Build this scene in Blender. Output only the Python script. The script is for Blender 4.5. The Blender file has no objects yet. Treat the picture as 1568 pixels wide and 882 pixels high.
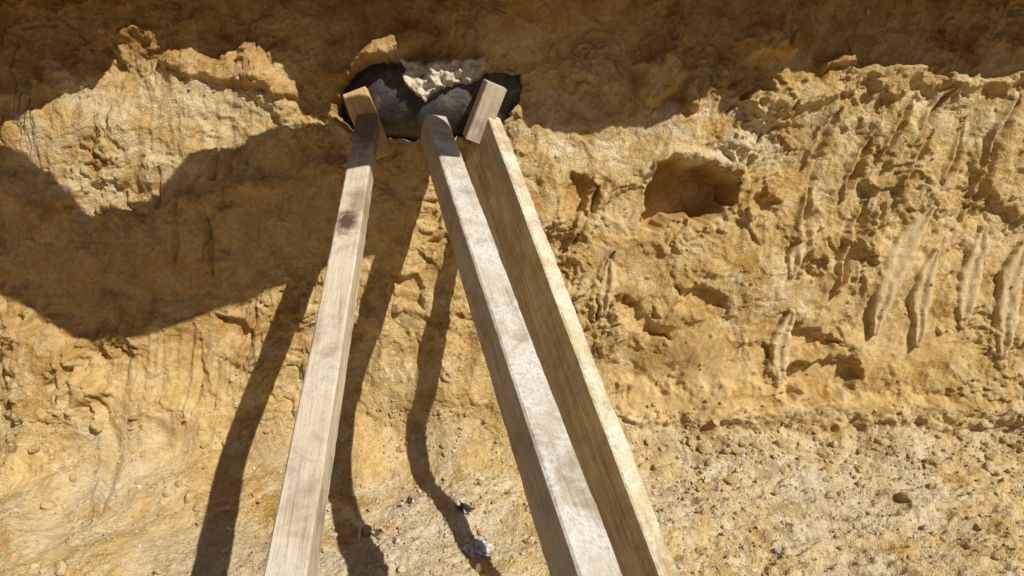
import bpy, math, numpy as np, random, bmesh
from mathutils import Vector, Matrix
random.seed(4); RNG=np.random.default_rng(7)

# ------------------------------------------------------------------ constants
TH=0.398; D=2.137; M=0.285; H=1.456; G=0.054; F=1120.
SUN=np.array([-0.653,0.569,-1.0])
RIM=1.80; CW=math.sqrt(1+M*M); CG=math.sqrt(1+G*G)
scene=bpy.context.scene
COL=scene.collection

# ------------------------------------------------------------------ survey helpers
def ray(px):
    x=(px[0]-784)/F; y=-(px[1]-441)/F
    c,s=math.cos(TH),math.sin(TH)
    return np.array([x, c+y*s, y*c-s])
CAM=np.array([0,0,H])
def on_wall(px,gap=0.0):
    d=ray(px); k=(D-gap+M*H)/(d[1]-M*d[2]); return CAM+d*k
def on_floor(px):
    d=ray(px); k=(H-G*D)/(-d[2]-G*d[1]); return CAM+d*k
def uv(px):
    w=on_wall(px)
    if w[2]>=0: return (w[0], w[2]*CW)
    f=on_floor(px); return (f[0], -(D-f[1])*CG)
def at(px,k): return Vector(CAM+ray(px)*k)

# ------------------------------------------------------------------ noise
def perlin(x,y,seed=0):
    xi=np.floor(x).astype(np.int64); yi=np.floor(y).astype(np.int64)
    xf=x-xi; yf=y-yi
    def g(ix,iy):
        h=(ix*374761393+iy*668265263+seed*1442695041)&0xFFFFFFFF
        h=((h^(h>>13))*1274126177)&0xFFFFFFFF
        h=h^(h>>16)
        a=(h&0xFFFF)/65536.0*2*np.pi
        return np.cos(a),np.sin(a)
    u=xf*xf*xf*(xf*(xf*6-15)+10); v=yf*yf*yf*(yf*(yf*6-15)+10)
    a=g(xi,yi); b=g(xi+1,yi); c=g(xi,yi+1); d=g(xi+1,yi+1)
    n00=a[0]*xf+a[1]*yf; n10=b[0]*(xf-1)+b[1]*yf
    n01=c[0]*xf+c[1]*(yf-1); n11=d[0]*(xf-1)+d[1]*(yf-1)
    return ((n00*(1-u)+n10*u)*(1-v)+(n01*(1-u)+n11*u)*v)*1.5
def fbm(x,y,wl,oct=4,seed=0,gain=.5,mode=0):
    s=0;a=1;f=1/wl
    for o in range(oct):
        n=perlin(x*f+13.7*o,y*f+7.1*o,seed+o)
        if mode==1: n=1-2*np.abs(n)
        s=s+a*n; a*=gain; f*=2.03
    return s
def worley(x,y,wl,seed=0):
    x=x/wl;y=y/wl
    xi=np.floor(x).astype(np.int64); yi=np.floor(y).astype(np.int64)
    d1=np.full(x.shape,9.);hid=np.zeros(x.shape)
    for dx in(-1,0,1):
        for dy in(-1,0,1):
            cx=xi+dx;cy=yi+dy
            h=(cx*374761393+cy*668265263+seed*974634777)&0xFFFFFFFF
            h=((h^(h>>13))*1274126177)&0xFFFFFFFF; h=h^(h>>16)
            px=cx+(h&0xFFF)/4096.; py=cy+((h>>12)&0xFFF)/4096.
            r=((h>>24)&0xFF)/255.
            d=np.hypot(px-x,py-y)
            new=d<d1
            hid=np.where(new,r,hid); d1=np.where(new,d,d1)
    return d1,hid
def sst(a,b,x):
    t=np.clip((x-a)/(b-a),0,1); return t*t*(3-2*t)

# ------------------------------------------------------------------ terrain sheet
STEP=0.0040
def spread(lo,hi,step,far):
    core=np.arange(lo,hi,step)
    up=[];s=step;x=core[-1]
    while x<hi+far:
        s*=1.09 if s<.3 else 1.3; x+=s; up.append(x)
    dn=[];s=step;x=core[0]
    while x>lo-far:
        s*=1.09 if s<.3 else 1.3; x-=s; dn.append(x)
    return np.array(dn[::-1]+list(core)+up)
US=spread(-1.85,1.85,STEP,260)
VS=spread(-1.0,RIM*CW-.15,STEP,260)
wallA=math.atan2(1,M); floorA=-math.atan(G); BANK=-4.5; BW=1.9
def angle(s):
    a=floorA+(wallA-floorA)*sst(-.24,.20,s)
    a=a-wallA*sst(RIM*CW-.05,RIM*CW+.06,s)
    a=np.where(s<-3, floorA*sst(BANK-.1,BANK+.1,s)+(-1.15)*(sst(BANK-BW-.2,BANK-BW+.2,s)-sst(BANK-.2,BANK+.2,s)),a)
    return a
ss=np.concatenate([np.arange(-300,-8,.5),np.arange(-8,4,.002),np.arange(4,300,.5)])
A=angle((ss[1:]+ss[:-1])/2); ds=np.diff(ss)
yy=np.concatenate([[0],np.cumsum(np.cos(A)*ds)]); zz=np.concatenate([[0],np.cumsum(np.sin(A)*ds)])
i0=np.argmin(abs(ss-0.8))
yy+=D+M*(.8/CW)-yy[i0]; zz+=.8/CW-zz[i0]
U,V=np.meshgrid(US,VS)
Yb=np.interp(V,ss,yy); Zb=np.interp(V,ss,zz); An=angle(V)

near=np.clip(1-(np.maximum(np.abs(U)-6,0)/6),0,1)*np.clip(1-np.maximum(np.abs(V)-8,0)/6,0,1)
wx=U+.04*fbm(U,V,.22,3,11)+.010*fbm(U,V,.05,2,12); wy=V+.04*fbm(U,V,.22,3,21)+.010*fbm(U,V,.05,2,22)
foot=.10*fbm(U,V*.5+.37,.40,4,61)
wallm=sst(-.08,.14,V+foot)*(1-sst(RIM*CW-.1,RIM*CW+.2,V)); floorm=1-sst(-.08,.14,V+foot)

smooth=np.zeros_like(U); pale=np.zeros_like(U); disp=np.zeros_like(U); orange=np.zeros_like(U); smear=np.zeros_like(U)
def region(pts): return np.array([uv(p) for p in pts])
def window(q,pad):
    r=np.where((VS>q[:,1].min()-pad)&(VS<q[:,1].max()+pad))[0]; c=np.where((US>q[:,0].min()-pad)&(US<q[:,0].max()+pad))[0]
    return (slice(r[0],r[-1]+1),slice(c[0],c[-1]+1))
def polymask(pts,soft,warp=.02,wl=.07):
    q=region(pts); sl=window(q,soft*2+.08)
    x=U[sl]+warp*fbm(U[sl],V[sl],wl,3,91); y=V[sl]+warp*fbm(U[sl],V[sl],wl,3,95)
    n=len(q); ins=np.zeros(x.shape,bool); dist=np.full(x.shape,9.)
    for i in range(n):
        x1,y1=q[i];x2,y2=q[(i+1)%n]
        dx,dy=x2-x1,y2-y1
        t=np.clip(((x-x1)*dx+(y-y1)*dy)/(dx*dx+dy*dy+1e-12),0,1)
        dist=np.minimum(dist,np.hypot(x-x1-t*dx,y-y1-t*dy))
        cond=((y1>y)!=(y2>y))
        xin=(x2-x1)*(y-y1)/(y2-y1+1e-12)+x1
        ins^=cond&(x<xin)
    sd=np.where(ins,dist,-dist)
    return sl,sst(-soft,soft,sd)
def stroke(pts,w,warp=.01):
    q=region(pts); sl=window(q,w*3+.05)
    x=U[sl]+warp*fbm(U[sl],V[sl],.06,2,81); y=V[sl]+warp*fbm(U[sl],V[sl],.06,2,85)
    best=np.full(x.shape,9.);sgn=np.zeros(x.shape)
    for i in range(len(q)-1):
        x1,y1=q[i];x2,y2=q[i+1];dx,dy=x2-x1,y2-y1
        t=np.clip(((x-x1)*dx+(y-y1)*dy)/(dx*dx+dy*dy+1e-12),0,1)
        d=np.hypot(x-x1-t*dx,y-y1-t*dy)
        tt=(i+t)/(len(q)-1)
        d=d/(np.sqrt(np.clip(np.sin(np.pi*np.clip(tt,.03,.97)),.05,1)))
        side=np.sign((x-x1)*dy-(y-y1)*dx)
        new=d<best; sgn=np.where(new,side,sgn); best=np.where(new,d,best)
    return sl,best,sgn

for pts,v in [([(1010,500),(1100,488),(1180,535),(1165,590),(1040,592)],1),
              ([(950,588),(1175,592),(1175,642),(960,645)],.95),
              ([(1295,500),(1470,485),(1485,560),(1330,575)],.95),
              ([(1170,600),(1420,590),(1500,632),(1180,640)],.8),
              ([(548,640),(640,650),(640,700),(560,708)],.9),
              ([(30,690),(110,690),(110,872),(50,865)],.9),
              ([(150,560),(300,515),(420,600),(300,690),(170,640)],.85),
              ([(0,300),(60,330),(300,330),(480,260),(520,380),(330,460),(120,510),(0,440)],.75),
              ([(520,230),(640,225),(640,400),(540,420)],.75),
              ([(640,0),(1000,0),(960,70),(700,80)],.6),
              ([(1340,340),(1420,320),(1568,350),(1568,400),(1360,430)],.6),
              ([(0,0),(560,0),(500,60),(250,20),(0,100)],.4),
              ([(1180,420),(1300,400),(1300,490),(1200,470)],.6),
              ([(180,640),(320,640),(300,800),(170,860)],.6)]:
    sl,m=polymask(pts,.02,.05); smooth[sl]=np.maximum(smooth[sl],m*v)
for pts,v in [([(20,120),(160,80),(300,100),(470,190),(300,270),(150,330),(20,250)],.6),
              ([(800,200),(960,185),(1180,150),(1200,240),(1050,260),(820,240)],.85),
              ([(1100,420),(1230,420),(1230,520),(1120,500)],.7),
              ([(1180,140),(1568,130),(1568,210),(1250,220)],.4),
              ([(1430,300),(1568,300),(1568,400),(1450,400)],.4),
              ([(960,650),(1568,640),(1568,882),(1040,882)],.65),
              ([(480,700),(800,700),(870,882),(480,882)],.8),
              ([(30,690),(300,690),(400,882),(20,882)],.45)]:
    sl,m=polymask(pts,.05,.08); pale[sl]=np.maximum(pale[sl],m*v)
smooth*=.7+.3*sst(-.3,.3,fbm(U,V,.09,3,77))
gen=sst(-.15,.35,fbm(U,V,.30,3,33))
rough=(1-.94*smooth)*near*(.38+.62*gen*wallm+.40*floorm)

# --- relief
disp+= .050*fbm(U,V,.75,2,1)*wallm*near + .02*fbm(U,V,.6,2,2)*floorm*near
disp+= .019*fbm(wx,wy,.24,3,3)*(1-.6*smooth)*near*wallm
flake=fbm(wx,wy*1.15,.17,4,5)
disp+= (rough*.85+.06*near)*wallm*.014*(sst(-.05,.07,flake)+sst(.25,.35,flake)+sst(-.39,-.29,flake)-1.5)
flake2=fbm(wx*1.1,wy,.075,3,6)
disp+= rough*wallm*.0062*(sst(-.07,.07,flake2)+sst(.27,.37,flake2)-1)
area=sst(-.1,.3,fbm(U,V,.30,2,31))
farea=.25+.75*sst(-.3,.4,fbm(U,V,.28,3,35))
d1,h=worley(wx,wy,.055,1)
disp+= rough*(.0050*wallm*(.1+.9*area)+.010*floorm*farea)*(1-np.clip(d1/.75,0,1)**2)*(.1+h)
d1,h=worley(wx,wy,.024,2)
disp+= rough*(.0036*wallm+.0080*floorm*farea)*(1-np.clip(d1/.75,0,1)**2)*(.1+h*1.1)
d1,h=worley(U+.003*perlin(U/.02,V/.02,4),V,.0125,3)
disp+= rough*(.0034*wallm+.0042*floorm)*(1-np.clip(d1/.7,0,1)**2)*(.1+h)
disp+= (rough*.7+.15)*near*.0030*fbm(U,V,.020,2,9)
disp+= (rough*.8+.08)*near*.0013*RNG.normal(size=U.shape).clip(-2,2)*(np.abs(U)<2.2)*(V<1.9)
rt=sst(.2,.7,U)*wallm*near
drag=fbm(U*1.0-V*.42,V*.18,.05,3,41,mode=1)
disp+= rt*.0065*drag*(.4+.6*rough)
lf=(1-sst(-1.0,-.3,U))*wallm*near
disp+= lf*.005*fbm(U-V*.1,V*.15,.05,3,43,mode=1)
disp+= floorm*near*(.024*fbm(U,V,.25,3,51)+.014*fbm(U*.8+V*.5,V*1.4,.09,3,52,mode=1)*sst(.2,.6,U))
amp=.03*fbm(U,V*0+.6,.30,3,71)
disp+= near*(amp+.01)*np.exp(-((V+foot)/.14)**2)
ledge=V-.10-.05*fbm(U,V*0+.3,.5,3,73)+.012*fbm(U,V,.05,3,74)
disp+= near*sst(-.4,.2,fbm(U,V*0+.8,.45,2,75))*sst(.0,.5,U)*.034*(1-sst(-.008,.012,ledge))*sst(-.10,-.02,ledge)

def push(pts,amt,soft=.012,warp=.02,sm=None):
    sl,m=polymask(pts,soft,warp); disp[sl]+=amt*m
    if sm is not None: smooth[sl]=np.maximum(smooth[sl],m*sm)
def carve(pts,amt,soft=.012,warp=.02,keep=.3,sm=.8,orr=0,wl=.07):
    sl,m=polymask(pts,soft,warp,wl)
    disp[sl]=disp[sl]*(1-m*(1-keep))+amt*m; smooth[sl]=np.maximum(smooth[sl],m*sm)
    if orr: orange[sl]=np.maximum(orange[sl],m*orr)
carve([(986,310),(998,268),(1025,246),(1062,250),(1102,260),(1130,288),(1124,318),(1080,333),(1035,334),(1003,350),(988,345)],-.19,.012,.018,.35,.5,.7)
push([(1000,268),(1025,240),(1062,243),(1105,250),(1140,280),(1150,262),(1100,232),(1020,228),(992,262)],.03,.012,.01)
carve([(1150,300),(1170,292),(1188,310),(1185,330),(1158,328)],-.05,.014,.02,.5,.5,.3)
carve([(1180,600),(1215,560),(1300,548),(1320,580),(1290,604)],-.045,.015,.03,.4,.5,.2)
carve([(1205,498),(1240,500),(1290,530),(1230,540),(1208,525)],-.045,.014,.03,.4,.4,.2)
carve([(870,270),(905,275),(895,330),(868,330)],-.04,.015,.02,.4,.4,.4)
carve([(1030,440),(1090,435),(1110,465),(1060,475)],-.03,.014,.03,.5,.3,.2)
carve([(330,480),(370,490),(385,520),(350,520)],-.03,.012,.02,.5,.3,.2)
carve([(940,455),(1000,480),(1020,520),(970,505)],-.035,.014,.03,.5,.3,.2)
carve([(600,420),(640,425),(650,470),(610,465)],-.03,.012,.02,.5,.3,.2)
push([(1130,62),(1165,45),(1200,62),(1195,88),(1140,95)],.10,.02,.02)
push([(970,105),(1035,75),(1050,120),(1000,160)],.07,.02,.03)
push([(1050,140),(1065,120),(1072,165),(1055,165)],.05,.01,.01)
push([(1255,95),(1300,82),(1310,100),(1260,108)],.06,.012,.02)
push([(1120,150),(1200,140),(1300,105),(1568,115),(1568,135),(1320,135),(1200,175)],.03,.02,.04)
push([(0,470),(110,500),(160,600),(110,690),(0,720)],.06,.05,.04)
push([(955,592),(1175,590),(1330,605),(1560,625),(1560,645),(960,650)],.030,.025,.03)
push([(240,80),(270,75),(300,95),(350,85),(380,60),(410,105),(455,130),(455,150),(380,130),(300,115),(250,100)],.040,.014,.02)
for pts,w,dp in [([(1332,212),(1315,255),(1293,305)],.014,.036),([(1215,158),(1198,185),(1180,205)],.012,.02),
    ([(1285,165),(1265,205),(1240,255)],.012,.026),([(1428,200),(1400,250),(1372,305)],.012,.032),
    ([(1455,138),(1428,175),(1400,215)],.012,.030),([(1562,148),(1535,195),(1508,245)],.013,.032),
    ([(1326,310),(1308,370),(1282,445)],.016,.040),([(918,283),(905,325),(872,378)],.013,.038),
    ([(938,385),(925,430),(915,490)],.016,.025),([(1242,290),(1232,350),(1222,420)],.012,.024),
    ([(1160,130),(1140,150),(1115,170)],.01,.018),([(1480,180),(1465,240),(1440,290)],.01,.026),
    ([(1395,150),(1372,200),(1345,250)],.01,.026),([(1520,230),(1505,280),(1490,330)],.012,.024),
    ([(1350,310),(1345,350),(1330,385)],.012,.02),([(1170,200),(1150,250),(1135,280)],.01,.02),
    ([(250,255),(245,290),(243,320)],.01,.02),([(340,225),(335,250),(333,275)],.01,.018),
    ([(275,300),(272,350),(270,400)],.01,.014),([(320,330),(325,370),(328,420)],.01,.014),
    ([(395,470),(385,520),(378,560)],.01,.014),([(110,540),(125,590),(120,640)],.014,.016),
    ([(160,600),(185,680),(150,760)],.02,.018),([(310,520),(312,580),(300,640)],.014,.014)]:
    sl,b,sg=stroke(pts,w,.006)
    disp[sl]+= -dp*np.exp(-(b/w)**2)+ .7*dp*np.exp(-((b-1.7*w)/(w*.8))**2)*(sg>0)
# scallops pressed and smeared by the bucket teeth: smooth raised tongues
for pts,w in [([(1418,320),(1382,375),(1358,430),(1336,505)],.046),([(1430,385),(1413,425),(1406,470),(1402,528)],.034),
    ([(1508,350),(1492,400),(1481,450),(1471,498)],.042),([(1570,370),(1551,420),(1539,480),(1530,545)],.042),
    ([(1212,478),(1197,510),(1191,545),(1191,576)],.034),([(1236,368),(1216,390),(1208,418)],.028),
    ([(936,400),(930,440),(921,482)],.026)]:
    sl,b,sg=stroke(pts,w,.007)
    m=1-sst(.86*w,1.04*w,b)
    x_=np.clip(b/w,0,1)*np.where(sg>0,1,-1)
    q_=disp[sl]; lo_=float(np.sum(q_*m)/np.sum(m))
    prof=.024*np.clip(1-(x_+.0)**2,0,1)**.6-.012*np.exp(-((x_-.15)/.35)**2)
    disp[sl]=q_*(1-m)+m*(.35*q_+.65*lo_*.9+.004+prof)+m*.0008*fbm(U[sl],V[sl]*.3,.012,2,44)
    smooth[sl]=np.maximum(smooth[sl],m*1.); smear[sl]=np.maximum(smear[sl],m)
# arched pocket around the bomb; a tongue of pale soil hangs over the middle of it
push([(525,118),(545,95),(575,66),(640,46),(664,58),(628,84),(600,90),(560,92),(535,120)],.06,.014,.006)
carve([(506,170),(512,148),(528,122),(550,104),(575,95),(608,93),(619,104),(617,128),(630,140),(640,150),(652,155),(664,145),(682,133),(708,129),(734,126),(744,114),(765,112),(794,116),(794,150),(768,188),(705,206),(640,213),(580,208),(530,196)],-.22,.006,.008,.12,.5,.5,.03)
sl,m=polymask([(612,90),(640,96),(742,92),(740,128),(680,134),(650,158),(616,142)],.008,.010,.03); disp[sl]+=.030*m+.014*m*fbm(U[sl],V[sl],.03,3,66)
tongue=np.zeros_like(U); tongue[sl]=m

NY=-np.sin(An); NZ=np.cos(An)
Xf=U; Yf=Yb+NY*disp; Zf=Zb+NZ*disp
nv,nu=U.shape
def lerp(a,b,t): return a*(1-t[...,None])+b*t[...,None]
ca=np.array
def grad(x,stops):
    out=np.zeros(x.shape+(3,)); xs=[s[0] for s in stops]
    for k in range(3): out[...,k]=np.interp(x,xs,[s[1][k] for s in stops])
    return out
big=fbm(U,V,.5,4,101,.6); mid=fbm(wx,wy,.09,5,111,.65); fin=fbm(U,V,.016,3,121,.7)
c=grad(big,[(-.7,(.46,.295,.095)),(0,(.56,.385,.155)),(.7,(.62,.455,.215))])
c2=grad(mid,[(-.8,(.37,.215,.055)),(0,(.57,.395,.16)),(.8,(.70,.56,.31))])
c=.45*c+.55*c2
c=lerp(c,ca((.70,.59,.39)),pale*np.clip(.45+1.0*fbm(U,V,.15,4,131,.65),0,1))
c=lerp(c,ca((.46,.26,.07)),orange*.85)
c=lerp(c,ca((.51,.365,.165)),smooth*.5)
c=lerp(c,ca((.55,.425,.235)),smear*.7)
c=lerp(c,ca((.72,.65,.52)),tongue*.95)
gr=np.clip(fbm(U,V,.4,3,141)+.3,0,1)*floorm
c=lerp(c,ca((.57,.50,.38)),gr*.6)
c=c*(1+.15*np.clip(fin,-1.2,1.2))[...,None]
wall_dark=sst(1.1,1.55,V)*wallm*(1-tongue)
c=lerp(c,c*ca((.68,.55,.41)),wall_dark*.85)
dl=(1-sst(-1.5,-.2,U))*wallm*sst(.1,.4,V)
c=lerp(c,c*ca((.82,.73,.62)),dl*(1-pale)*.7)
c=np.clip(c,0.02,.86)
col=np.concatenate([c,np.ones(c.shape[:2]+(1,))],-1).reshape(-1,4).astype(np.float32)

co=np.stack([Xf,Yf,Zf],-1).reshape(-1,3).astype(np.float32)
idx=np.arange(nv*nu).reshape(nv,nu)
quads=np.stack([idx[:-1,:-1],idx[:-1,1:],idx[1:,1:],idx[1:,:-1]],-1).reshape(-1,4).astype(np.int32)
me=bpy.data.meshes.new("ground"); me.vertices.add(len(co)); me.vertices.foreach_set("co",co.ravel())
me.loops.add(quads.size); me.loops.foreach_set("vertex_index",quads.ravel())
me.polygons.add(len(quads)); me.polygons.foreach_set("loop_start",np.arange(0,quads.size,4,dtype=np.int32))
try: me.polygons.foreach_set("loop_total",np.full(len(quads),4,dtype=np.int32))
except Exception: pass
me.update(calc_edges=True)
me.polygons.foreach_set("use_smooth",np.ones(len(quads),bool))
a=me.attributes.new("smooth_m",'FLOAT','POINT'); a.data.foreach_set("value",smooth.reshape(-1).astype(np.float32))
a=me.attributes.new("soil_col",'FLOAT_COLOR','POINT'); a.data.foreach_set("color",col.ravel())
ground=bpy.data.objects.new("ground",me); COL.objects.link(ground)
def surf(px):
    u,v=uv(px); i=np.argmin(abs(VS-v)); j=np.argmin(abs(US-u))
    return Vector((Xf[i,j],Yf[i,j],Zf[i,j]))

# ------------------------------------------------------------------ materials
def mat(name):
    m=bpy.data.materials.new(name); m.use_nodes=True
    nt=m.node_tree; b=nt.nodes["Principled BSDF"]; return m,nt,b
def N(nt,t,**k):
    n=nt.nodes.new(t)
    for a,v in k.items(): setattr(n,a,v)
    return n
def noise(nt,vec,scale,detail=5,rough=.6,dist=0):
    n=N(nt,'ShaderNodeTexNoise'); n.inputs['Scale'].default_value=scale; n.inputs['Detail'].default_value=detail
    n.inputs['Roughness'].default_value=rough; n.inputs['Distortion'].default_value=dist
    nt.links.new(vec,n.inputs['Vector']); return n.outputs['Fac']
def ramp(nt,fac,stops):
    r=N(nt,'ShaderNodeValToRGB'); e=r.color_ramp.elements
    while len(e)<len(stops): e.new(.5)
    for el,(p,c) in zip(e,stops):
        el.position=p; el.color=(c[0],c[1],c[2],1) if isinstance(c,(tuple,list)) else (c,c,c,1)
    nt.links.new(fac,r.inputs['Fac']); return r.outputs['Color']
def mix(nt,fac,a,b,mode='MIX'):
    m=N(nt,'ShaderNodeMix',data_type='RGBA',blend_type=mode)
    for s,v in ((m.inputs[0],fac),(m.inputs[6],a),(m.inputs[7],b)):
        if isinstance(v,bpy.types.NodeSocket): nt.links.new(v,s)
        elif isinstance(v,(tuple,list)): s.default_value=(*v,1)
        else: s.default_value=v
    return m.outputs[2]
def math_(nt,op,a,b=0.):
    m=N(nt,'ShaderNodeMath',operation=op)
    for s,v in ((m.inputs[0],a),(m.inputs[1],b)):
        if isinstance(v,bpy.types.NodeSocket): nt.links.new(v,s)
        else: s.default_value=v
    return m.outputs[0]
def bump(nt,h,strength,dist,prev=None):
    b=N(nt,'ShaderNodeBump'); b.inputs['Distance'].default_value=dist
    if isinstance(strength,bpy.types.NodeSocket): nt.links.new(strength,b.inputs['Strength'])
    else: b.inputs['Strength'].default_value=strength
    nt.links.new(h,b.inputs['Height'])
    if prev: nt.links.new(prev,b.inputs['Normal'])
    return b.outputs['Normal']
def soil_material(name,attrs=True):
    m,nt,b=mat(name); L=nt.links
    tc=N(nt,'ShaderNodeTexCoord').outputs['Object']
    fine=noise(nt,tc,190,2,.7)
    if attrs:
        c=N(nt,'ShaderNodeAttribute',attribute_name="soil_col").outputs['Color']
        sm=N(nt,'ShaderNodeAttribute',attribute_name="smooth_m").outputs['Fac']
    else:
        c=ramp(nt,noise(nt,tc,13,3,.65),[(.34,(.43,.29,.11)),(.52,(.57,.42,.20)),(.70,(.67,.55,.34))])
    g=ramp(nt,fine,[(.28,.60),(.45,1.),(.75,1.15)])
    c=mix(nt,.8,c,g,'MULTIPLY')
    L.new(c,b.inputs['Base Color']); b.inputs['Roughness'].default_value=.95
    b.inputs['Specular IOR Level'].default_value=.12
    st=math_(nt,'SUBTRACT',1.,math_(nt,'MULTIPLY',sm,.7)) if attrs else 1.
    L.new(bump(nt,fine,st,.008),b.inputs['Normal'])
    return m
SOIL=soil_material("sandy_soil"); ground.data.materials.append(SOIL)
SOIL2=soil_material("loose_soil",False)

def wood_material(name,light,mid_,dark,dust=0.,dustcol=(.72,.69,.63),knots=(),stains_and_shade=(),top_dust=True,smudge=.55):
    m,nt,b=mat(name); L=nt.links
    tc=N(nt,'ShaderNodeTexCoord').outputs['Object']
    mp=N(nt,'ShaderNodeMapping'); mp.inputs['Scale'].default_value=(1.0,22,22); L.new(tc,mp.inputs['Vector'])
    g=noise(nt,mp.outputs['Vector'],3.2,4,.65,1.0)
    mp2=N(nt,'ShaderNodeMapping'); mp2.inputs['Scale'].default_value=(4,150,150); L.new(tc,mp2.inputs['Vector'])
    f=noise(nt,mp2.outputs['Vector'],3,3,.7,.2)
    c=ramp(nt,g,[(.28,dark),(.44,mid_),(.62,light)])
    c=mix(nt,.65,c,ramp(nt,f,[(.3,.52),(.5,.95),(.7,1.12)]),'MULTIPLY')
    pt=noise(nt,tc,4.5,5,.7,.5)
    c=mix(nt,.6,c,ramp(nt,pt,[(.33,.62),(.5,1.),(.7,1.1)]),'MULTIPLY')
    if dust>0:
        d=ramp(nt,noise(nt,tc,7,6,.78,.6),[(.36,0.),(.58,dust)])
        d2=ramp(nt,noise(nt,tc,120,3,.8),[(.38,.25),(.54,1.)])
        dd=math_(nt,'MULTIPLY',d,d2)
        if top_dust:
            se=N(nt,'ShaderNodeSeparateXYZ'); L.new(tc,se.inputs[0])
            dd=math_(nt,'MULTIPLY',dd,ramp(nt,math_(nt,'ADD',math_(nt,'MULTIPLY',se.outputs['Z'],60.),1.),[(.4,.22),(.85,1.)]))
        c=mix(nt,dd,c,dustcol)
        sm=ramp(nt,noise(nt,tc,11,5,.75,.8),[(.53,0.),(.68,smudge)])
        c=mix(nt,sm,c,(.25,.195,.13))
    for k,r,col,am in list(knots)+list(stains_and_shade):
        vd=N(nt,'ShaderNodeVectorMath',operation='DISTANCE')
        m3=N(nt,'ShaderNodeVectorMath',operation='MULTIPLY'); L.new(tc,m3.inputs[0]); m3.inputs[1].default_value=(.5,1,1)
        L.new(m3.outputs[0],vd.inputs[0]); vd.inputs[1].default_value=(k[0]*.5,k[1],k[2])
        dn=math_(nt,'ADD',vd.outputs['Value'],math_(nt,'MULTIPLY',math_(nt,'SUBTRACT',noise(nt,tc,40,3),.5),r*1.3))
        fac=ramp(nt,math_(nt,'DIVIDE',dn,r),[(.35,am),(1.,0.)])
        c=mix(nt,fac,c,col)
    L.new(c,b.inputs['Base Color']); b.inputs['Roughness'].default_value=.82; b.inputs['Specular IOR Level'].default_value=.25
    n=bump(nt,f,.6,.0015); n=bump(nt,g,.5,.003,n); L.new(n,b.inputs['Normal'])
    return m

# ------------------------------------------------------------------ timber members
def timber(name,Apt,Bpt,w,h,material,side_hint=None,seed=0,nseg=60,wob=.0005):
    A_=Vector(Apt);B_=Vector(Bpt); X=(B_-A_); Ln=X.length; X.normalize()
    up=Vector(side_hint) if side_hint else Vector((0,0,1))
    Y=up.cross(X).normalized(); Z=X.cross(Y).normalized()
    bev=.004; c=[(-w/2+bev,0),(w/2-bev,0),(w/2,-bev),(w/2,-h+bev),(w/2-bev,-h),(-w/2+bev,-h),(-w/2,-h+bev),(-w/2,-bev)]
    ring=[]
    for i in range(8):
        a=np.array(c[i]);b_=np.array(c[(i+1)%8]); ring.append(a)
        if np.hypot(*(b_-a))>.02:
            for t in (.25,.5,.75): ring.append(a+(b_-a)*t)
    ring=np.array(ring); nr=len(ring); verts=[];faces=[]
    xs=np.linspace(0,Ln,nseg+1)
    for x in xs:
        bow=.004*math.sin(x*1.7+seed)
        n1=perlin(np.full(nr,x*7.+seed*3),ring[:,0]*12+ring[:,1]*17.,seed)
        n2=perlin(np.full(nr,x*55.+seed),ring[:,0]*60+ring[:,1]*80.,seed+3)
        for k_,(yy_,zz_) in enumerate(ring):
            k=1+(n1[k_]*wob*2+n2[k_]*wob*1.8)/.04
            verts.append((x,yy_*k+bow,(zz_+h/2)*k-h/2))
    for s in range(nseg):
        for r in range(nr):
            faces.append((s*nr+r,s*nr+(r+1)%nr,(s+1)*nr+(r+1)%nr,(s+1)*nr+r))
    faces.append(tuple(range(nr))[::-1]); faces.append(tuple(nseg*nr+r for r in range(nr)))
    mesh=bpy.data.meshes.new(name); mesh.from_pydata(verts,[],faces); mesh.update()
    o=bpy.data.objects.new(name,mesh); COL.objects.link(o)
    Mx=Matrix((X,Y,Z)).transposed().to_4x4(); Mx.translation=A_; o.matrix_world=Mx
    mesh.materials.append(material)
    bm=bmesh.new(); bm.from_mesh(mesh); bmesh.ops.recalc_face_normals(bm,faces=bm.faces); bm.to_mesh(mesh); bm.free()
    return o
def to_floor(Apt,Bpt):
    d=Bpt-Apt; t=1
    while t<4:
        p=Apt+d*t
        if p.z< G*(D-p.y)-.02: break
        t+=.02
    return Apt+d*t
def kw(px,gap): 
    r=ray(px); return (D-gap+M*H)/(r[1]-M*r[2])
kL=kw((557,178),.07); kM=kw((668,178),.06); kR=kw((757,178),.06)
aL=at((560,174),kL); bL=at((437,882),kL*.47)
aM=at((666,176),kM); bM=at((926,882),kM*.46)
aR=at((757,178),kR); bR=at((1029,882),kR*.60)
WL=wood_material("wood_pine_worn",(.66,.56,.41),(.56,.45,.30),(.34,.25,.15),.7,(.67,.61,.50),
   knots=[((.62,.0,0),.040,(.07,.045,.03),.95)],stains_and_shade=[((.02,0,0),.15,(.13,.095,.07),.8),((.17,.02,0),.04,(.2,.13,.08),.6),((.53,0.03,-.0),.05,(.28,.18,.09),.6),((1.05,-.03,-.0),.03,(.28,.18,.10),.5)],smudge=.5)  # first stain entry paints shade over the wall end; the rest are stains
WM=wood_material("wood_cement_dusted",(.52,.45,.33),(.43,.36,.25),(.30,.23,.14),.9,(.70,.69,.65),smudge=.6)
WR=wood_material("wood_scaffold_plank",(.57,.44,.23),(.46,.33,.15),(.27,.18,.075),1.,(.76,.71,.58),
   knots=[((.38,.03,-.06),.035,(.10,.055,.025),.95),((1.15,.03,-.09),.025,(.12,.07,.03),.8),((.75,.03,-.03),.018,(.12,.07,.03),.8)],smudge=.4)
timber("timber_prop",aL,to_floor(aL,bL),.066,.062,WL,side_hint=(-.06,0,1),seed=1,nseg=160)
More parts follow.
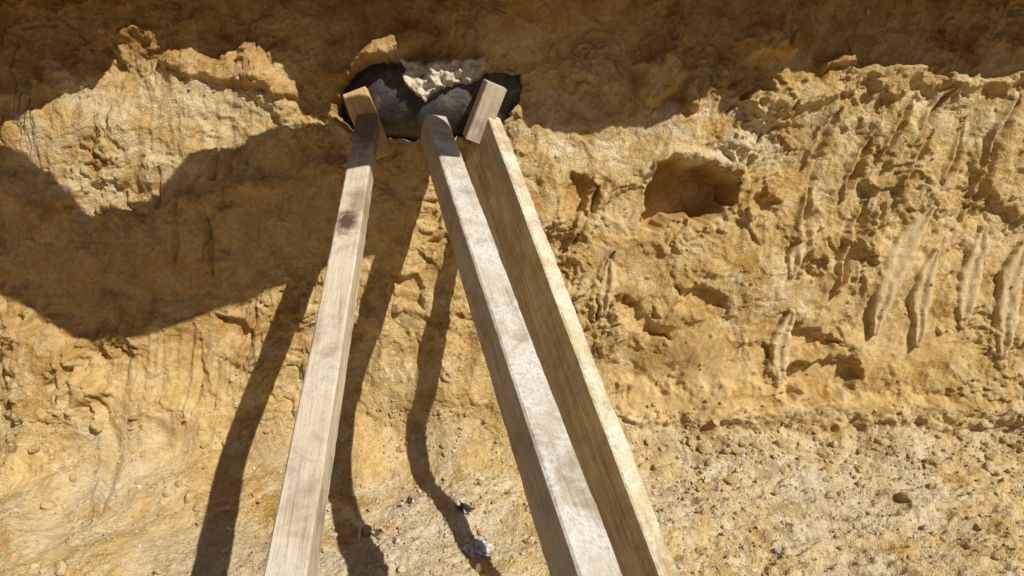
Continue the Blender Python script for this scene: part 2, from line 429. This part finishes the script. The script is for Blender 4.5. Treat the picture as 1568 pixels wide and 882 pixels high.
timber("timber_prop.001",aM,to_floor(aM,bM),.072,.098,WM,side_hint=(.20,0,1),seed=2,nseg=160)
timber("timber_prop.002",aR,to_floor(aR,bR),.052,.190,WR,side_hint=(.40,0,1),seed=3,nseg=160)
WB=wood_material("wood_fresh_offcut",(.68,.46,.22),(.58,.37,.15),(.41,.25,.09),0)
WB2=wood_material("wood_grey_offcut",(.60,.51,.37),(.51,.42,.28),(.34,.25,.14),.3,top_dust=False)
timber("packing_block",at((543,138),kL*1.0),at((582,238),kL*1.005),.080,.05,WB,side_hint=(0.10,-1,.1),seed=5,nseg=12,wob=.0003)
timber("packing_block.001",at((762,132),kR*.975),at((728,218),kR*1.0),.068,.085,WB2,side_hint=(.30,-1,.25),seed=6,nseg=12,wob=.0003)

# ------------------------------------------------------------------ the bomb
def revolve(name,prof,seg,material):
    verts=[];faces=[]
    for x,r in prof:
        for k in range(seg):
            a=2*math.pi*k/seg; verts.append((x,r*math.cos(a),r*math.sin(a)))
    n=len(prof)
    for i in range(n-1):
        for k in range(seg): faces.append((i*seg+k,i*seg+(k+1)%seg,(i+1)*seg+(k+1)%seg,(i+1)*seg+k))
    faces.append(tuple(range(seg))[::-1]); faces.append(tuple((n-1)*seg+k for k in range(seg)))
    me=bpy.data.meshes.new(name); me.from_pydata(verts,[],faces); me.materials.append(material)
    for p in me.polygons: p.use_smooth=len(p.vertices)==4
    me.update(); o=bpy.data.objects.new(name,me); COL.objects.link(o); return o
m,nt,b=mat("corroded_steel"); tc=N(nt,'ShaderNodeTexCoord').outputs['Object']
c=ramp(nt,noise(nt,tc,7,6,.7,.6),[(.35,(.030,.029,.030)),(.5,(.050,.047,.044)),(.62,(.09,.08,.07)),(.72,(.17,.13,.09))])
c=mix(nt,ramp(nt,noise(nt,tc,16,6,.75),[(.52,0.),(.66,.8)]),c,(.20,.155,.105))
nt.links.new(c,b.inputs['Base Color']); b.inputs['Metallic'].default_value=.1; b.inputs['Roughness'].default_value=.55
nt.links.new(bump(nt,noise(nt,tc,35,6,.75),.8,.006),b.inputs['Normal'])
R0=.155
prof=[]
for i in range(25):
    t=i/24; x=-.33+.20*t; prof.append((x,R0*math.sqrt(max(0,1-(1-t)**2.2))+.004))
prof+= [(-.05,R0+.004),(-.045,R0+.008),(-.015,R0+.008),(-.01,R0+.004),(.1,R0+.004),(.22,R0+.002),(.30,R0-.02),(.36,R0-.05),(.361,R0-.06),(.42,R0-.085)]
bomb=revolve("aerial_bomb",prof,64,m)
cb=on_wall((650,152)); bomb.location=(cb[0]+.015,cb[1]+.168,cb[2]-.018); bomb.rotation_euler=(0,math.radians(2),math.radians(-3))

# ------------------------------------------------------------------ loose rubble
def clod_mesh(name,items,material,sub=2):
    vs=[];fs=[]
    base=bmesh.new(); bmesh.ops.create_icosphere(base,subdivisions=sub,radius=1.)
    bv=np.array([v.co[:] for v in base.verts]); bf=np.array([[v.index for v in f.verts] for f in base.faces]); base.free()
    off=0
    for (p,r,sq) in items:
        q=RNG.normal(size=(3,3)); q,_=np.linalg.qr(q)
        nz=np.zeros(len(bv))
        for _ in range(4):
            d=RNG.normal(size=3)*1.6; nz+=np.sin(bv@d+RNG.uniform(0,6))*.13
        nz+=RNG.normal(size=len(bv))*.03
        w=bv*(1+nz)[:,None]
        for _ in range(3):
            d=RNG.normal(size=3); d/=np.linalg.norm(d); dd=w@d; lim=RNG.uniform(.5,.8); w=w-np.maximum(dd-lim,0)[:,None]*d
        w=(w*np.array(sq))@q.T*r
        vs.append(w+np.array(p)); fs.append(bf+off); off+=len(bv)
    v=np.concatenate(vs); f=np.concatenate(fs)
    me=bpy.data.meshes.new(name); me.from_pydata(v.tolist(),[],f.tolist()); me.materials.append(material); me.update()
    o=bpy.data.objects.new(name,me); COL.objects.link(o); return o
def ground_at(x,s):
    i_=np.searchsorted(VS,s); j_=np.searchsorted(US,x); return Xf[i_,j_],Yf[i_,j_],Zf[i_,j_]
items=[]
for i in range(8500):
    x=random.uniform(-1.8,1.8); s=-abs(random.gauss(0,.5))+.10
    if s<-1.0: continue
    if perlin(np.array([x*4.]),np.array([s*4.]),8)[0]<.0 and random.random()<.7: continue
    r=min(.026,.0028*math.exp(random.gauss(.15,.65)))
    if x<-.6 and random.random()<.5: continue
    g_=ground_at(x,s); items.append(((g_[0],g_[1],g_[2]+r*.2),r,(1,.85,.7)))
for i in range(160):
    x=random.gauss(1.0,.45); s=random.gauss(-.08,.08)
    if not(.3<x<1.84): continue
    r=.006*math.exp(random.gauss(.3,.5)); r=min(r,.03); g_=ground_at(x,s); items.append(((g_[0],g_[1],g_[2]+r*.05),r,(1,.85,.7)))
for i in range(900):
    x=random.uniform(-1.8,1.8); s=random.uniform(.05,1.5); r=.0022*math.exp(random.gauss(.2,.55))
    g_=ground_at(x,s)
    if abs(x+.3)<.42 and s>1.05: continue
    items.append(((g_[0],g_[1]-r*.2,g_[2]+r*.2),r,(1,.85,.8)))
clod_mesh("soil_clods",items,SOIL2,2)

m,nt,b=mat("grey_paper"); b.inputs['Roughness'].default_value=.7
tc=N(nt,'ShaderNodeTexCoord').outputs['Object']
nt.links.new(ramp(nt,noise(nt,tc,60,4,.7),[(.35,(.25,.24,.26)),(.6,(.60,.59,.62))]),b.inputs['Base Color'])
def crumple(name,px,r,material,flat=.6,seed=0):
    bm=bmesh.new(); bmesh.ops.create_icosphere(bm,subdivisions=5,radius=r)
    vv=np.array([v.co[:] for v in bm.verts])/r
    k=.75+.35*(1-np.abs(perlin(vv[:,0]*2.3+vv[:,2]*1.7,vv[:,1]*2.3-vv[:,2],seed))*2.5)+.25*perlin(vv[:,0]*6+vv[:,2]*5,vv[:,1]*6,seed+1)
    for v,n,kk in zip(bm.verts,vv,k): v.co=Vector((n[0]*r*kk*1.3,n[1]*r*kk,n[2]*r*kk*flat))
    me=bpy.data.meshes.new(name); bm.to_mesh(me); bm.free(); me.materials.append(material)
    o=bpy.data.objects.new(name,me); COL.objects.link(o); p=surf(px); o.location=(p.x,p.y,p.z+r*flat*.4); return o
crumple("crumpled_paper",(734,810),.030,m,.6,3)
md,nt,b=mat("dark_plastic"); b.inputs['Base Color'].default_value=(.07,.075,.07,1); b.inputs['Roughness'].default_value=.6
def scrap(name,px,w,l,rot,material,tilt=.15):
    bm=bmesh.new(); bmesh.ops.create_grid(bm,x_segments=8,y_segments=8,size=.5)
    rs=random.Random(px[0])
    for v in bm.verts:
        e=1+.35*math.sin(v.co.y*9+px[0])*abs(v.co.x)*2
        v.co=Vector((v.co.x*w*e,v.co.y*l*(1+.4*math.sin(v.co.x*7)),.010*math.sin(v.co.x*5+v.co.y*7)+rs.uniform(-.002,.002)))
    me=bpy.data.meshes.new(name); bm.to_mesh(me); bm.free(); me.materials.append(material)
    o=bpy.data.objects.new(name,me); COL.objects.link(o); p=surf(px); o.location=(p.x,p.y,p.z+.008); o.rotation_euler=(tilt,.1,rot)
    s=o.modifiers.new("t",'SOLIDIFY'); s.thickness=.002
scrap("plastic_scrap",(572,788),.035,.022,.5,md); scrap("plastic_scrap.001",(628,742),.016,.022,.2,md); scrap("plastic_scrap.002",(712,760),.05,.025,-.3,md)
mw,nt,b=mat("pale_stone"); b.inputs['Roughness'].default_value=.8
tc=N(nt,'ShaderNodeTexCoord').outputs['Object']
nt.links.new(ramp(nt,noise(nt,tc,25,2,.5),[(.35,(.32,.30,.27)),(.65,(.64,.60,.54))]),b.inputs['Base Color'])
ms_,nt,b=mat("weathered_splinter"); b.inputs['Base Color'].default_value=(.62,.58,.50,1); b.inputs['Roughness'].default_value=.8
scrap("wood_splinter",(549,795),.012,.08,-.1,ms_,.4)
st=[]
for px,r in [((1415,785),.012),((1133,688),.009),((1240,770),.007),((505,760),.007),((660,735),.006),((990,690),.007),((1060,750),.006),((800,820),.008),((1500,720),.008)]:
    p=surf(px); st.append(((p.x,p.y,p.z+r*.5),r,(1,.7,.8)))
for i in range(1300):
    x=random.gauss(.1,.65); s=-abs(random.gauss(.45,.3)); 
    if s<-.99 or abs(x)>1.8: continue
    r=.0026*math.exp(random.gauss(.2,.5)); g_=ground_at(x,s)
    st.append(((g_[0],g_[1],g_[2]+r*.4),r,(1,.8,.8)))
clod_mesh("stones",st,mw,2)
mr,nt,b=mat("root_bark"); b.inputs['Base Color'].default_value=(.09,.055,.03,1); b.inputs['Roughness'].default_value=.9
cu=bpy.data.curves.new("roots",'CURVE'); cu.dimensions='3D'; cu.bevel_depth=.0013; cu.bevel_resolution=2
for px0,px1 in [((28,60),(30,185)),((52,150),(50,235)),((14,180),(16,215)),((60,165),(63,205)),((40,140),(38,215)),((1350,150),(1338,215)),((1300,60),(1297,150)),((318,395),(326,330))]:
    sp=cu.splines.new('POLY'); n=14; sp.points.add(n-1)
    for i in range(n):
        t=i/(n-1); p=surf((px0[0]+(px1[0]-px0[0])*t+3*math.sin(t*7+px0[0]),px0[1]+(px1[1]-px0[1])*t))
        sp.points[i].co=(p.x,p.y-.008,p.z,1); sp.points[i].radius=1.2-.8*t
cu.materials.append(mr); COL.objects.link(bpy.data.objects.new("roots",cu))

# ------------------------------------------------------------------ unseen things added above the trench to throw the big shadows
def back(px,z):
    p=on_wall(px)
    if p[2]<0: p=on_floor(px)
    return p-SUN*(z-p[2])
def slab(name,pts2,z0,z1,material):
    bm=bmesh.new(); lo=[bm.verts.new((x,y,z0)) for x,y in pts2]; hi=[bm.verts.new((x,y,z1)) for x,y in pts2]
    n=len(pts2); bm.faces.new(lo[::-1]); bm.faces.new(hi)
    for i in range(n): bm.faces.new((lo[i],lo[(i+1)%n],hi[(i+1)%n],hi[i]))
    bmesh.ops.recalc_face_normals(bm,faces=bm.faces)
    me=bpy.data.meshes.new(name); bm.to_mesh(me); bm.free(); me.materials.append(material)
    o=bpy.data.objects.new(name,me); COL.objects.link(o); return o
def rough_line(pts,amp,step=9):
    out=[]
    for i in range(len(pts)-1):
        a=np.array(pts[i],float);b_=np.array(pts[i+1],float); n=max(1,int(np.hypot(*(b_-a))/step))
        for k in range(n): out.append(tuple(a+(b_-a)*k/n+RNG.normal(size=2)*amp))
    out.append(pts[-1]); return out
edge=[(-700,240),(-300,215),(-60,215),(0,210),(60,180),(100,142),(140,138),(165,98),(185,60),(205,52),(230,60),(256,84),(300,92),(345,100),(392,68),(418,108),(450,133),(462,168),(500,180),(518,136),(550,92),(595,57),(640,47),(652,75),(605,108),(596,128),(640,128),(712,130),(735,156),(770,165),(800,160),(812,190),(900,205),(955,190),(1020,182),(1062,164),(1090,132),(1130,155),(1190,124),(1240,122),(1290,108),(1400,130),(1568,125),(1800,125),(2300,135)]
zl=1.66
pts=[tuple(back(p,zl)[:2]) for p in rough_line(edge,2.5)]
pts=pts+[(pts[-1][0]+.3,4.0),(pts[0][0]-.3,4.0)]
slab("added_soil_overhang",pts,zl,RIM+.06,SOIL2)  # added slab out of view, its edge shaped to throw the top shadow
# made-up excavator out of view; bucket outline traced back from the left shadow
ms,nt,b=mat("added_excavator_paint"); b.inputs['Roughness'].default_value=.6
tc=N(nt,'ShaderNodeTexCoord').outputs['Object']
nt.links.new(ramp(nt,noise(nt,tc,6,5,.7),[(.35,(.20,.12,.04)),(.6,(.45,.25,.03))]),b.inputs['Base Color'])
mk,nt,b=mat("added_track_rubber"); b.inputs['Base Color'].default_value=(.03,.03,.03,1); b.inputs['Roughness'].default_value=.8
blob=[(-260,200),(-60,235),(0,243),(45,255),(90,290),(105,318),(150,340),(200,332),(245,318),(290,272),(360,248),(430,222),(490,205),(540,192),(610,200),(655,225),(650,300),(610,380),(530,402),(450,428),(390,456),(320,482),(250,515),(200,531),(160,533),(100,516),(60,492),(0,452),(-260,380)]
zb=1.95
bp=[tuple(back(p,zb)[:2]) for p in blob]
root=bpy.data.objects.new("added_excavator",None); COL.objects.link(root)
def beam(name,a,b_,w,h,material):
    o=timber(name,a,b_,w,h,material,seed=1,nseg=8,wob=0); o.parent=root; return o
o=slab("added_bucket",bp,zb,zb+.05,ms); o.parent=root
cx,cy=back((-200,290),zb)[:2]
beam("added_dipper_arm",(cx,cy,zb+.03),(cx-.5,cy+.3,zb+2.6),.28,.32,ms)
beam("added_boom",(cx-.5,cy+.3,zb+2.6),(-6.5,5.5,2.9),.34,.42,ms)
o=slab("added_house",[(-9.5,4.6),(-6.3,4.6),(-6.3,6.6),(-9.5,6.6)],2.75,3.9,ms); o.parent=root
o=slab("added_cab",[(-7.6,4.55),(-6.25,4.55),(-6.25,5.3),(-7.6,5.3)],3.903,4.7,ms); o.parent=root
for k,yv in enumerate((4.5,6.2)):
    o=slab("added_track_%d"%(k+1),[(-9.6,yv),(-6.0,yv),(-6.0,yv+.5),(-9.6,yv+.5)],1.78,2.7,mk); o.parent=root

# ------------------------------------------------------------------ light, sky, camera
w=bpy.data.worlds.new("World"); scene.world=w; w.use_nodes=True; nt=w.node_tree
sky=nt.nodes.new('ShaderNodeTexSky'); sky.sky_type='NISHITA'; sky.sun_disc=False
tos=-SUN/np.linalg.norm(SUN)
sky.sun_elevation=math.asin(tos[2]); sky.sun_rotation=math.atan2(tos[0],tos[1])
nt.links.new(sky.outputs[0],nt.nodes['Background'].inputs[0]); nt.nodes['Background'].inputs[1].default_value=.05
sd=bpy.data.lights.new("sun",'SUN'); sd.energy=4.8; sd.angle=math.radians(.4); sd.color=(1,.95,.85)
so=bpy.data.objects.new("sun",sd); COL.objects.link(so); so.location=(3,-3,6); so.rotation_euler=Vector(SUN).to_track_quat('-Z','Y').to_euler()
cd=bpy.data.cameras.new("camera"); cd.sensor_width=36; cd.lens=F/1568*36; cd.clip_end=1000; cd.clip_start=.02
co_=bpy.data.objects.new("camera",cd); COL.objects.link(co_); co_.location=(0,0,H); co_.rotation_euler=(math.pi/2-TH,0,0)
scene.camera=co_
scene.view_settings.view_transform='Standard'; scene.view_settings.look='None'; scene.view_settings.exposure=0
